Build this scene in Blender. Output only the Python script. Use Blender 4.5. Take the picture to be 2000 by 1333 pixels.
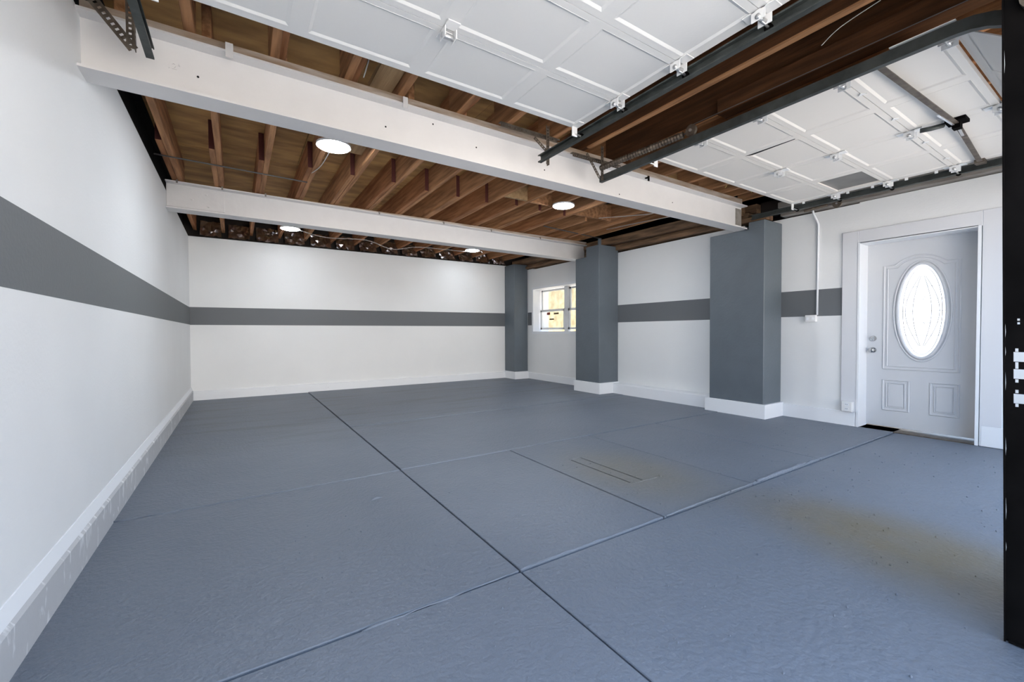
import bpy, bmesh, math, random
from mathutils import Vector, Matrix
random.seed(7)
for o in list(bpy.data.objects): bpy.data.objects.remove(o)
C = bpy.context.scene.collection
S = bpy.context.scene

# ---------------------------------------------------------------- camera
cd = bpy.data.cameras.new('camera'); cam = bpy.data.objects.new('camera', cd); C.objects.link(cam)
cd.sensor_width = 36; cd.lens = 831.05 / 2000 * 36; cd.clip_start = 0.02
base = Matrix(((1, 0, 0), (0, 0, -1), (0, 1, 0)))
Rm = Matrix.Rotation(-0.572754, 3, 'Z') @ Matrix.Rotation(-0.020607, 3, 'X') @ base @ Matrix.Rotation(-0.0042815, 3, 'Z')
cam.matrix_world = Matrix.Translation((0, 0, 1.05)) @ Rm.to_4x4()
S.camera = cam

# ---------------------------------------------------------------- world, sun, exposure
w = bpy.data.worlds.new('world'); S.world = w; w.use_nodes = True
bg = w.node_tree.nodes['Background']; bg.inputs[0].default_value = (0.50, 0.70, 1.0, 1); bg.inputs[1].default_value = 1.5
sl = bpy.data.lights.new('sun', 'SUN'); sl.energy = 22.0; sl.color = (1.0, .94, .88); sl.angle = math.radians(1)
so = bpy.data.objects.new('sun', sl); C.objects.link(so)
so.rotation_euler = Vector((0.25, -0.55, -0.95)).to_track_quat('-Z', 'Y').to_euler()
# the photographer's strobe beside the camera (it throws the bracket shadows on the near beam)
fl_ = bpy.data.lights.new('strobe', 'SPOT'); fl_.energy = 150; fl_.color = (1.0, .985, .97); fl_.spot_size = math.radians(58); fl_.spot_blend = 1; fl_.shadow_soft_size = .16
fo = bpy.data.objects.new('strobe', fl_); C.objects.link(fo); fo.location = (1.1, -.3, 1.0)
fo.rotation_euler = (Vector((2.4, 8.2, .9)) - Vector((1.1, -.3, 1.0))).to_track_quat('-Z', 'Y').to_euler()
for px in ((.83, 2.9), (4.0, 2.5)):
    pl = bpy.data.lights.new('door_portal', 'AREA'); pl.shape = 'RECTANGLE'; pl.size = px[1]; pl.size_y = 2.25
    pl.cycles.is_portal = True
    po = bpy.data.objects.new('door_portal', pl); C.objects.link(po)
    po.location = (px[0], -.12, 1.1); po.rotation_euler = (math.radians(90), 0, 0)
S.view_settings.view_transform = 'Standard'; S.view_settings.look = 'None'
S.view_settings.gamma = 1; S.view_settings.use_curve_mapping = False
S.view_settings.exposure = 1.53
LAMP = 58.0; LAMP_REAR = 19.0

# ---------------------------------------------------------------- materials
def mat(name, col, rough=.6, metal=0, bump=0, bscale=40, var=0, vscale=3, col2=None, emit=0, stretch=None, spec=.5):
    m = bpy.data.materials.new(name); m.use_nodes = True; nt = m.node_tree; N = nt.nodes; L = nt.links
    b = N['Principled BSDF']; b.inputs['Base Color'].default_value = (*col, 1)
    b.inputs['Roughness'].default_value = rough; b.inputs['Metallic'].default_value = metal
    b.inputs['Specular IOR Level'].default_value = spec
    g = N.new('ShaderNodeNewGeometry'); mp = N.new('ShaderNodeMapping'); L.new(g.outputs['Position'], mp.inputs[0])
    if stretch: mp.inputs['Scale'].default_value = stretch
    if var or col2:
        n = N.new('ShaderNodeTexNoise'); n.inputs['Scale'].default_value = vscale; n.inputs['Detail'].default_value = 6
        L.new(mp.outputs[0], n.inputs['Vector'])
        r = N.new('ShaderNodeValToRGB'); L.new(n.outputs[0], r.inputs[0])
        c2 = col2 or tuple(c * (1 - var) for c in col)
        r.color_ramp.elements[0].position = .35; r.color_ramp.elements[1].position = .65
        r.color_ramp.elements[0].color = (*c2, 1); r.color_ramp.elements[1].color = (*col, 1)
        L.new(r.outputs[0], b.inputs['Base Color'])
    if bump:
        n2 = N.new('ShaderNodeTexNoise'); n2.inputs['Scale'].default_value = bscale; n2.inputs['Detail'].default_value = 4
        L.new(mp.outputs[0], n2.inputs['Vector'])
        bp = N.new('ShaderNodeBump'); bp.inputs['Strength'].default_value = bump; bp.inputs['Distance'].default_value = .01
        L.new(n2.outputs[0], bp.inputs['Height']); L.new(bp.outputs[0], b.inputs['Normal'])
    if emit:
        b.inputs['Emission Color'].default_value = (*col, 1); b.inputs['Emission Strength'].default_value = emit
    return m

M = {}
M['wall'] = mat('wall_paint', (.81, .82, .825), .62, bump=.12, bscale=60, var=.03, vscale=1.5)
M['base'] = mat('baseboard_paint', (.82, .84, .87), .5, bump=.1, bscale=30)
M['stripe'] = mat('grey_stripe_paint', (.135, .145, .155), .6, bump=.1, bscale=60)
M['pillar'] = mat('blue_grey_pillar_paint', (.118, .142, .165), .5, bump=.25, bscale=35, var=.08, vscale=4)
M['beamw'] = mat('white_steel_paint', (.70, .685, .68), .5, bump=.15, bscale=25, var=.03, vscale=8)
M['doorw'] = mat('white_panel_door_paint', (.74, .74, .735), .5, bump=.05, bscale=80)
M['doorc'] = mat('cream_panel_door', (.80, .76, .71), .5, bump=.05, bscale=80)  # creamier tone for the far door than for the near one
M['casing'] = mat('lavender_grey_casing_paint', (.69, .70, .73), .5)
M['entry'] = mat('pale_grey_door_paint', (.62, .63, .65), .42, bump=.03, bscale=200)
M['plain'] = mat('white_plastic', (.8, .8, .8), .4)
M['joist'] = mat('joist_wood', (.56, .29, .14), .8, spec=.2, bump=.3, bscale=14, col2=(.30, .145, .07), vscale=3, stretch=(9, .7, 9))
M['shadejoist'] = mat('shaded_joist_wood', (.115, .052, .024), .85, spec=.1, bump=.3, bscale=14, col2=(.06, .028, .014), vscale=3, stretch=(9, .7, 9))  # darkened joist wood, the shade between the doors put into its colour
M['redend'] = mat('red_painted_joist_end', (.075, .014, .010), .8)
M['joistlap'] = mat('red_brown_joist_wood', (.48, .22, .10), .8, spec=.2, bump=.3, bscale=14, col2=(.26, .11, .05), vscale=3, stretch=(9, .7, 9))
M['palewood'] = mat('pale_board_wood', (.50, .33, .17), .7, bump=.3, bscale=10, col2=(.33, .2, .09), vscale=2, stretch=(12, .8, 12))
M['deck'] = mat('plywood_deck', (.62, .36, .13), .8, bump=.2, bscale=12, col2=(.34, .18, .065), vscale=2.5, stretch=(1, 3, 1))
M['dark'] = mat('dark_masonry', (.022, .016, .013), .9, bump=.5, bscale=12)
M['washed'] = mat('whitewashed_plate', (.55, .48, .42), .75, bump=.3, bscale=12, col2=(.38, .28, .2), vscale=4, stretch=(1, 6, 6))
M['sill'] = mat('weathered_sill_wood', (.26, .15, .08), .8, bump=.5, bscale=10, col2=(.10, .06, .035), vscale=2.5, stretch=(8, 1, 8))
M['greywood'] = mat('grey_painted_plate', (.28, .26, .24), .7, bump=.3, bscale=12, col2=(.18, .16, .14), vscale=3, stretch=(5, 1, 5))
M['galv'] = mat('galvanised_track', (.075, .083, .08), .5, metal=.3, bump=.1, bscale=50, col2=(.045, .05, .048), vscale=12, spec=.3)
M['rust'] = mat('brown_perforated_steel', (.17, .14, .11), .55, metal=.5, col2=(.09, .07, .055), vscale=20)
M['black'] = mat('black_steel', (.007, .0062, .006), .85, bump=.2, bscale=20, var=.4, vscale=6, spec=.03)
M['chrome'] = mat('brushed_nickel', (.5, .5, .5), .25, metal=1)
M['steel'] = mat('bright_steel', (.62, .62, .62), .35, metal=.8)
M['cable'] = mat('white_cable', (.55, .53, .5), .6)
M['yellow'] = mat('yellow_wire', (.6, .48, .15), .6)
M['rod'] = mat('dark_conduit', (.12, .11, .11), .5, metal=.4)
M['hole'] = mat('dark_hole', (.01, .01, .01), .9)
M['foil'] = mat('foil', (.62, .60, .64), .28, metal=1, bump=.4, bscale=14)
M['lamp'] = mat('lamp_diffuser', (.86, .93, 1.0), .5, emit=LAMP)
M['lamp_rear'] = mat('lamp_diffuser_dim', (.86, .93, 1.0), .5, emit=LAMP_REAR)
M['drive'] = mat('driveway_concrete', (.42, .40, .37), .9, var=.15)
M['stucco'] = mat('sandy_outer_wall', (.20, .165, .095), .9, bump=.5, bscale=8, col2=(.12, .09, .04), vscale=6)
M['paintmark'] = mat('white_paint_scuff', (.45, .46, .46), .7)
M['redlabel'] = mat('red_sticker', (.25, .05, .03), .6)
M['brownlabel'] = mat('brown_sticker', (.12, .07, .03), .6)
M['greyglass'] = mat('dusty_grey_pane', (.17, .165, .16), .3, var=.3, vscale=5)

def floor_mat():
    m = bpy.data.materials.new('blue_grey_floor_paint'); m.use_nodes = True; nt = m.node_tree; N = nt.nodes; L = nt.links
    b = N['Principled BSDF']; b.inputs['Roughness'].default_value = .5; b.inputs['Specular IOR Level'].default_value = .45
    g = N.new('ShaderNodeNewGeometry'); pos = g.outputs['Position']
    def noise(scale, det=6, vec=pos):
        n = N.new('ShaderNodeTexNoise'); n.inputs['Scale'].default_value = scale; n.inputs['Detail'].default_value = det
        L.new(vec, n.inputs['Vector']); return n.outputs[0]
    def ramp(src, a, b_, ca, cb):
        r = N.new('ShaderNodeValToRGB'); L.new(src, r.inputs[0]); e = r.color_ramp.elements
        e[0].position = a; e[1].position = b_; e[0].color = (*ca, 1); e[1].color = (*cb, 1); return r.outputs[0]
    def mix(f, a, b_):
        x = N.new('ShaderNodeMix'); x.data_type = 'RGBA'; L.new(f, x.inputs[0]); L.new(a, x.inputs[6]); L.new(b_, x.inputs[7]); return x.outputs[2]
    def rgb(c):
        x = N.new('ShaderNodeRGB'); x.outputs[0].default_value = (*c, 1); return x.outputs[0]
    c = ramp(noise(1.1), .35, .65, (.138, .160, .200), (.152, .175, .216))
    # darker damp drag marks towards the back
    mp = N.new('ShaderNodeMapping'); mp.inputs['Scale'].default_value = (.5, 3.2, 1); L.new(pos, mp.inputs[0])
    f = ramp(noise(1.4, 8, mp.outputs[0]), .50, .66, (0, 0, 0), (.75, .75, .75))
    sx = N.new('ShaderNodeSeparateXYZ'); L.new(pos, sx.inputs[0])
    mr = N.new('ShaderNodeMapRange'); mr.inputs[1].default_value = 4.0; mr.inputs[2].default_value = 5.5; L.new(sx.outputs[1], mr.inputs[0])
    mu = N.new('ShaderNodeMath'); mu.operation = 'MULTIPLY'; L.new(f, mu.inputs[0]); L.new(mr.outputs[0], mu.inputs[1])
    c = mix(mu.outputs[0], c, rgb((.115, .128, .140)))
    # tan patch, right foreground: elongated blob
    def blob(cx, cy, rx, ry, rot):
        m1 = N.new('ShaderNodeMapping'); m1.vector_type = 'TEXTURE'
        m1.inputs['Location'].default_value = (cx, cy, 0); m1.inputs['Rotation'].default_value = (0, 0, rot); m1.inputs['Scale'].default_value = (rx, ry, 1)
        L.new(pos, m1.inputs[0])
        ln = N.new('ShaderNodeVectorMath'); ln.operation = 'LENGTH'; L.new(m1.outputs[0], ln.inputs[0])
        q = N.new('ShaderNodeMapRange'); q.interpolation_type = 'SMOOTHSTEP'
        q.inputs[1].default_value = 1; q.inputs[2].default_value = .15; q.inputs[3].default_value = 0; q.inputs[4].default_value = 1
        L.new(ln.outputs[1], q.inputs[0]); return q.outputs[0]
    st = ramp(noise(5, 8), .2, .6, (.7, .7, .7), (1, 1, 1))
    for bl, colr in ((blob(2.72, .70, .60, 1.05, math.radians(-6)), (.158, .136, .094)), (blob(2.45, 2.15, .65, .9, 0), (.172, .170, .160))):
        mu = N.new('ShaderNodeMath'); mu.operation = 'MULTIPLY'; L.new(bl, mu.inputs[0]); L.new(st, mu.inputs[1])
        c = mix(mu.outputs[0], c, rgb(colr))
    # specks
    sp = ramp(noise(90, 2), .70, .78, (0, 0, 0), (.35, .35, .35))
    c = mix(sp, c, rgb((.28, .30, .33)))
    L.new(c, b.inputs['Base Color'])
    n1 = noise(45, 5); n2 = noise(7, 4)
    ad = N.new('ShaderNodeMath'); ad.operation = 'ADD'; L.new(n1, ad.inputs[0]); L.new(n2, ad.inputs[1])
    bp = N.new('ShaderNodeBump'); bp.inputs['Strength'].default_value = .5; bp.inputs['Distance'].default_value = .012
    L.new(ad.outputs[0], bp.inputs['Height']); L.new(bp.outputs[0], b.inputs['Normal'])
    return m
M['floor'] = floor_mat()

def scuffed_base():
    m = mat('scuffed_curb_paint', (.50, .51, .53), .5, bump=.25, bscale=22)
    nt = m.node_tree; N = nt.nodes; L = nt.links; b = N['Principled BSDF']; g = N.new('ShaderNodeNewGeometry')
    mp = N.new('ShaderNodeMapping'); mp.inputs['Scale'].default_value = (1, 5, 2.2); L.new(g.outputs['Position'], mp.inputs[0])
    n = N.new('ShaderNodeTexNoise'); n.inputs['Scale'].default_value = 3; n.inputs['Detail'].default_value = 8; n.inputs['Distortion'].default_value = 1.0
    L.new(mp.outputs[0], n.inputs['Vector'])
    r = N.new('ShaderNodeValToRGB'); L.new(n.outputs[0], r.inputs[0])
    r.color_ramp.elements[0].position = .58; r.color_ramp.elements[1].position = .66
    r.color_ramp.elements[0].color = (.50, .51, .53, 1); r.color_ramp.elements[1].color = (.74, .75, .77, 1)
    L.new(r.outputs[0], b.inputs['Base Color']); return m
M['scuff'] = scuffed_base()

def glass(name, tint, trans, rough=0.0, diff=None):
    m = bpy.data.materials.new(name); m.use_nodes = True; nt = m.node_tree; N = nt.nodes; L = nt.links
    N.remove(N['Principled BSDF']); out = N['Material Output']
    a = N.new('ShaderNodeBsdfTransparent'); a.inputs[0].default_value = (*tint, 1)
    g = N.new('ShaderNodeBsdfGlossy'); g.inputs[1].default_value = .05
    mx = N.new('ShaderNodeMixShader'); mx.inputs[0].default_value = .06; L.new(a.outputs[0], mx.inputs[1]); L.new(g.outputs[0], mx.inputs[2])
    last = mx
    if diff:
        t = N.new('ShaderNodeBsdfTranslucent'); t.inputs[0].default_value = (*diff, 1)
        m2 = N.new('ShaderNodeMixShader'); m2.inputs[0].default_value = trans; L.new(mx.outputs[0], m2.inputs[1]); L.new(t.outputs[0], m2.inputs[2]); last = m2
    L.new(last.outputs[0], out.inputs[0]); return m
M['glass'] = glass('clear_window_glass', (.95, .95, .93), 0)
M['frost'] = glass('textured_oval_glass', (.9, .93, .97), .75, diff=(.9, .93, .97))

# ---------------------------------------------------------------- mesh helpers
class MB:
    def __init__(s): s.bm = bmesh.new()
    def box(s, x0, x1, y0, y1, z0, z1, f=None):
        vs = [Vector((x, y, z)) for x in (x0, x1) for y in (y0, y1) for z in (z0, z1)]
        if f: vs = [Vector(f(v)) for v in vs]
        v = [s.bm.verts.new(p) for p in vs]
        for q in ((0, 1, 3, 2), (4, 6, 7, 5), (0, 4, 5, 1), (2, 3, 7, 6), (0, 2, 6, 4), (1, 5, 7, 3)):
            s.bm.faces.new([v[i] for i in q])
        return s
    def bar(s, a, b, wd, ht, up=(0, 0, 1)):
        a, b = Vector(a), Vector(b); d = (b - a).normalized(); sd = d.cross(Vector(up)).normalized(); u = sd.cross(d).normalized()
        L = (b - a).length
        def f(v): return a + d * v.x + sd * v.y + u * v.z
        return s.box(0, L, -wd / 2, wd / 2, -ht / 2, ht / 2, f)
    def tube(s, pts, r, n=8, closed=False, rs=None):
        pts = [Vector(p) for p in pts]; rings = []; N = len(pts); prev = None
        for i, p in enumerate(pts):
            if closed: t = (pts[(i + 1) % N] - pts[i - 1]).normalized()
            else: t = (pts[min(i + 1, N - 1)] - pts[max(i - 1, 0)]).normalized()
            if prev is None:
                a = Vector((0, 0, 1)) if abs(t.z) < .9 else Vector((1, 0, 0)); u = t.cross(a).normalized()
            else: u = (prev - t * prev.dot(t)).normalized()
            prev = u; v = t.cross(u); rr = rs[i] if rs else r
            rings.append([s.bm.verts.new(p + (u * math.cos(k * 2 * math.pi / n) + v * math.sin(k * 2 * math.pi / n)) * rr) for k in range(n)])
        for i in range(N if closed else N - 1):
            A, B = rings[i], rings[(i + 1) % N]
            for k in range(n): s.bm.faces.new((A[k], A[(k + 1) % n], B[(k + 1) % n], B[k]))
        if not closed:
            s.bm.faces.new(rings[0][::-1]); s.bm.faces.new(rings[-1])
        return s
    def prism(s, poly, fn):
        # poly: 2D list, fn(u,v,t) -> point, t in (0,1)
        A = [s.bm.verts.new(fn(u, v, 0)) for u, v in poly]; B = [s.bm.verts.new(fn(u, v, 1)) for u, v in poly]
        n = len(poly)
        s.bm.faces.new(A[::-1]); s.bm.faces.new(B)
        for i in range(n): s.bm.faces.new((A[i], A[(i + 1) % n], B[(i + 1) % n], B[i]))
        return s
    def quad(s, *p):
        s.bm.faces.new([s.bm.verts.new(q) for q in p]); return s
    def build(s, name, m, parent=None, bevel=0, smooth=False, **k):
        if bevel: bmesh.ops.bevel(s.bm, geom=s.bm.edges[:], offset=bevel, segments=1, affect='EDGES')
        bmesh.ops.recalc_face_normals(s.bm, faces=s.bm.faces[:])
        me = bpy.data.meshes.new(name); s.bm.to_mesh(me); s.bm.free()
        o = bpy.data.objects.new(name, me); C.objects.link(o)
        me.materials.append(M[m] if isinstance(m, str) else m)
        if smooth:
            for p in me.polygons: p.use_smooth = True
        if parent:
            o.parent = parent
            if parent.type == 'EMPTY': o.location = -parent.location
        for a, b in k.items(): o[a] = b
        return o
def thing(name, label, cat, loc=(0, 0, 0), group=None):
    o = bpy.data.objects.new(name, None); C.objects.link(o); o.location = loc; o.empty_display_size = .1
    o['label'] = label; o['category'] = cat
    if group: o['group'] = group
    return o
def copy_part(src, parent, offset):
    c = src.copy(); C.objects.link(c); c.parent = parent; c.location = src.location + Vector(offset); return c
def B(name, m, x0, x1, y0, y1, z0, z1, parent=None, bevel=0, f=None, **k):
    return MB().box(x0, x1, y0, y1, z0, z1, f).build(name, m, parent, bevel, **k)

# ================================================================ SETTING
# floor with real slab joints
fl = B('floor', 'hole', -.75, 5.95, -.05, 8.5, -.30, -.10, kind='structure')
g = .0045
def slab(x0, x1, y0, y1, z, cuts=None):
    mb = MB()
    cells = cuts or [(x0, x1, y0, y1)]
    for c in cells: mb.box(c[0] + (g if c[0] == x0 else 0), c[1] - (g if c[1] == x1 else 0), c[2] + (g if c[2] == y0 else 0), c[3] - (g if c[3] == y1 else 0), -.10, z)
    return mb.build('concrete_slab', 'floor', fl, bevel=0 if cuts else .003)
slab(-.7, 1.03, -.05, 1.535, -.001); slab(1.03, 5.9, -.05, 1.535, -.003)
slab(-.7, 1.03, 1.535, 3.17, .002)
# slab with the slotted bracket let into it
x0, x1, y0, y1 = 1.03, 2.0, 1.54, 3.17
slab(1.03, 2.01, 1.535, 3.17, .003)
a0, a1, b0, b1, s = 2.01, 2.95, 1.535, 3.17, .016
slab(a0, a1, b0, b1, .005, [(a0, 2.262, b0, b1), (2.262, 2.262 + s, b0, 2.015), (2.262, 2.262 + s, 2.65, b1), (2.262 + s, 2.372, b0, b1),
     (2.372, 2.372 + s, b0, 2.0), (2.372, 2.372 + s, 2.65, b1), (2.372 + s, a1, b0, b1)])
slab(2.95, 3.98, 1.535, 3.17, .006); slab(3.98, 5.9, 1.535, 3.17, .006)
slab(-.7, 1.03, 3.17, 8.5, .004); slab(1.03, 5.9, 3.17, 4.9, .009); slab(1.03, 5.9, 4.9, 8.5, .012)
# paint-caked lips along the joints
def lip(pts, r, name='paint_ridge'):
    out = []
    for (p, q) in zip(pts[:-1], pts[1:]):
        n = max(2, int((Vector(q) - Vector(p)).length / .05))
        for i in range(n):
            t = i / n; v = Vector(p).lerp(Vector(q), t); v.x += random.uniform(-.003, .003); v.y += random.uniform(-.004, .004); out.append(v)
    out.append(Vector(pts[-1]))
    rs = [r * random.uniform(.5, 1.25) for _ in out]
    return MB().tube(out, r, 6, rs=rs).build(name, 'floor', fl, smooth=True)
lip([(2.03, 1.542, .004), (3.0, 1.55, .004)], .008); lip([(3.02, 1.55, .006), (3.75, 1.555, .006)], .013)
lip([(3.8, 1.555, .004), (5.6, 1.53, .004)], .006); lip([(2.0, 3.172, .007), (5.2, 3.19, .007)], .005)
lip([(1.08, 4.902, .010), (5.0, 4.90, .010)], .0045); lip([(.35, 1.53, -.001), (1.0, 1.54, -.001)], .005)
lip([(1.05, 1.55, .002), (2.0, 1.545, .002)], .004); lip([(2.27, 1.998, .004), (2.55, 1.988, .004)], .005)
lip([(-.6, 3.171, .002), (1.0, 3.171, .002)], .007); lip([(2.262, 2.655, .005), (2.37, 2.655, .005)], .005)
MB().tube([(2.548, 1.985, .004), (2.548, 1.985, .018)], .012, 8).build('bolt_head', 'floor', fl)
MB().tube([(.68, 2.70, .0), (.72, 2.71, .004), (.76, 2.712, 0)], .012, 8, rs=[.004, .012, .004]).build('paint_drip', 'floor', fl, smooth=True)
for i in range(150):   # crumbs stuck under the paint
    pass
cr = MB()
for i in range(420):
    x, y = random.uniform(.2, 5.2), random.uniform(.3, 2.6); r = random.uniform(.0015, .0045)
    z = .006 if y > 1.54 and x > 2.01 else .002
    if y < 1.54: z = -.002
    cr.tube([(x - r, y, z), (x, y + r * .5, z + r * .8), (x + r, y, z)], r, 5, rs=[r * .4, r, r * .4])
cr.build('paint_crumb', 'floor', fl, kind='stuff')

# left wall
XL = -.62
wl = B('wall_left', 'wall', XL - .10, XL, -.05, 8.30, 0, 2.60, f=lambda v: (v.x, v.y, v.z if v.z < 1 else (2.63 if v.y < 4 else 2.565)), kind='structure')
MB().prism([(-.05, 1.203), (8.27, 1.190), (8.27, 1.460), (-.05, 1.492)], lambda u, v, t: (XL - .002 + .003 * t, u, v)).build('painted_stripe', 'stripe', wl, label='grey painted stripe')
bl = MB().prism([(XL - .01, 0), (-.594, 0), (-.592, .150), (-.602, .162), (XL + .003, .212), (XL - .01, .215)], lambda u, v, t: (u, -.05 + 8.31 * t, v)).build('baseboard_left', 'scuff', kind='structure')
MB().prism([(XL - .01, .16), (-.602, .163), (-.6, .166), (XL + .004, .214), (XL - .01, .218)], lambda u, v, t: (u, -.05 + 8.31 * t, v)).build('sloped_ledge', 'base', bl)
# back wall
wb = B('wall_back', 'wall', XL, 5.62, 8.27, 8.36, 0, 2.565, kind='structure')
MB().prism([(XL, 1.186), (5.2, 1.186), (5.2, 1.484), (XL, 1.464)], lambda u, v, t: (u, 8.267 + .01 * t, v)).build('painted_stripe', 'stripe', wb, label='grey painted stripe')
bb = B('baseboard_back', 'base', XL, 5.2, 8.235, 8.275, 0, .148, bevel=.004, kind='structure')
for x in (.537, 1.358):
    MB().tube([(x, 8.236, .072), (x, 8.226, .072)], .036, 20).build('round_cap', 'base', bb, label='round cover plate')
    MB().tube([(x, 8.228, .072), (x, 8.222, .072)], .006, 8).build('cap_screw', 'steel', bb)
# outer masonry shell
sh = B('wall_outer', 'dark', XL - .32, XL - .14, -.05, 8.6, 0, 3.0, kind='structure')
B('masonry_back', 'dark', XL - .3, 6.2, 8.42, 8.6, 0, 3.0, sh)
B('masonry_right', 'dark', 5.92, 6.1, 2.2, 5.85, 0, 3.0, sh); B('masonry_right', 'dark', 5.92, 6.1, 8.25, 8.6, 0, 3.0, sh)
B('masonry_right', 'dark', 5.92, 6.1, -.05, 8.6, 2.52, 3.0, sh); B('masonry_right', 'dark', 5.92, 6.1, 5.85, 7.7, 0, 1.0, sh)
B('masonry_right', 'dark', 5.92, 6.1, -.05, .9, 0, 2.6, sh); B('masonry_right', 'dark', 5.92, 6.1, .9, 2.2, 2.1, 2.6, sh)
B('masonry_right', 'dark', 5.92, 6.1, 1.95, 2.25, 0, 2.6, sh)
B('masonry_left', 'dark', XL - .16, XL - .08, -.05, 8.5, 2.6, 3.0, sh)
# right wall
def wallseg(name, x, segs, **k):
    mb = MB()
    for (y0_, y1_, z0_, z1_) in segs: mb.box(x, 5.92, y0_, y1_, z0_, z1_)
    return mb.build(name, 'wall', kind='structure', **k)
XR = 5.66
wr = wallseg('wall_right', XR, [(-.05, .935, 0, 2.435), (.935, 1.845, 2.0, 2.435), (1.845, 2.9, 0, 2.425)])
wr2 = wallseg('wall_right_middle', 5.5, [(3.0, 5.5, 0, 2.405)])
wr3 = wallseg('wall_right_rear', 5.5, [(5.5, 5.84, 0, 2.42), (5.84, 7.66, 0, 1.045), (5.84, 7.66, 2.0, 2.43), (7.66, 8.28, 0, 2.45)])
def stripe(par, x, ya, yb, z0a=1.222, z1a=1.53):
    MB().box(x - .0015, x + .002, ya, yb, z0a, z1a).build('painted_stripe', 'stripe', par, label='grey painted stripe')
stripe(wr, XR, 1.99, 2.65); stripe(wr2, 5.5, 3.3, 5.2, 1.212, 1.507); stripe(wr3, 5.5, 7.70, 7.86, 1.203, 1.49); stripe(wr3, 5.5, 5.7, 5.8, 1.203, 1.49)
br = B('baseboard_right', 'base', XR - .022, XR + .01, 1.86, 2.64, 0, .16, bevel=.004, kind='structure')
B('baseboard_near', 'base', XR - .022, XR + .01, -.03, .925, 0, .185, bevel=.004, kind='structure')
bm_ = MB().prism([(5.51, 0), (5.335, 0), (5.337, .165), (5.36, .178), (5.51, .185)], lambda u, v, t: (u, 3.36 + 1.84 * t, v)).build('baseboard_middle', 'base', kind='structure')
MB().prism([(5.51, 0), (5.485, 0), (5.485, .15), (5.51, .155)], lambda u, v, t: (u, 5.72 + 2.1 * t, v)).build('baseboard_rear', 'base', kind='structure')

# ceiling deck
ce = B('ceiling', 'dark', -.95, 6.1, -.1, 8.6, 3.0, 3.1, kind='structure')
ys = [.1, 1.62, 2.84, 4.02, 5.42, 6.64, 7.6, 8.42]
for i in range(len(ys) - 1):
    off = 0 if i % 2 else 1.2
    xs = [-.62] + [v for v in (off + .6, off + 3.04, off + 5.48) if v < 5.8] + [5.9]
    for a, b in zip(xs[:-1], xs[1:]):
        if i == 3:
            if a > 3: continue
            b = min(b, 3.98)
        B('deck_board', 'deck', a + .003, b - .003, ys[i] + .004, ys[i + 1] - .004, 2.95 + random.uniform(0, .004), 2.975, ce)
B('deck_board', 'deck', 4.72, 5.9, 4.024, 5.416, 2.952, 2.975, ce)
JZ0, JZ1 = 2.69, 2.95
def joist(x0, x1, y0, y1, z0=JZ0, z1=JZ1, m='joist', name='joist'):
    e = random.uniform(-.004, .004)
    return B(name, m, x0, x1, y0, y1, z0, z1, ce, bevel=.003, f=lambda v: (v.x + (e if v.y > (y0 + y1) / 2 else 0), v.y, v.z))
mid = [-.47, -.10, .285, .70, 1.10, 1.525, 1.935, 2.335, 2.74, 3.13, 3.535, 3.975]
for i, r in enumerate(mid):
    joist(r - .045, r, 3.0 if i % 2 else 2.99, 5.98)
    ye = 4.66 + random.uniform(-.05, .06)
    joist(r - .092, r - .047, ye, 8.42, m='joistlap' if i % 3 != 1 else 'joist')
    B('joist_end', 'redend', r - .091, r - .048, ye - .003, ye - .0005, JZ0 + .003, JZ1 - .003, ce)
for r in (4.38, 4.80, 5.2): joist(r - .045, r, 4.72, 8.42)
joist(4.75, 4.80, 2.99, 5.6, 2.66, 2.95); joist(4.70, 4.748, 2.99, 4.66, 2.70, 2.95); joist(5.12, 5.17, 2.99, 5.7, 2.68, 2.93)
B('header_board', 'joist', 3.98, 4.70, 4.55, 4.59, 2.70, 2.93, ce)
B('blocking', 'palewood', 2.745, 3.08, 4.40, 4.44, 2.70, 2.90, ce); B('blocking', 'joist', 3.135, 3.485, 4.42, 4.46, 2.70, 2.93, ce)
B('blocking', 'palewood', .705, 1.05, 3.62, 4.35, 2.80, 2.82, ce)
fr = [-.17, .23, .645, .99, 1.43, 1.83, 2.275, 2.64, 3.09, 3.44, 3.80, 4.2, 4.6, 4.83, 5.06]
for r in (2.64, 3.09): B('lit_edge_strip', 'joist', r - .046, r - .002, .2, 2.8, 2.663, 2.674, ce)  # added bright strips, painting driveway light onto the joist bottoms
for i, r in enumerate(fr):
    joist(r - .048, r, .12, 3.02, 2.675, 2.95, m='shadejoist' if i in (7, 8) else 'joist')
    if i in (1, 2, 4, 6, 9): joist(r + .002, r + .04, 2.55, 3.3, 2.70, 2.93, m='joistlap')
B('blocking', 'palewood', .775, .925, 2.1, 3.0, 2.72, 2.76, ce)
joist(2.93, 3.04, .12, 1.80, 2.61, 2.72, m='shadejoist', name='header_board')
B('nailing_strip', 'palewood', 2.66, 2.85, .40, .445, 2.60, 2.62, ce, f=lambda v: (v.x, v.y + (v.x - 2.66) * -.05, v.z))
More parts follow.
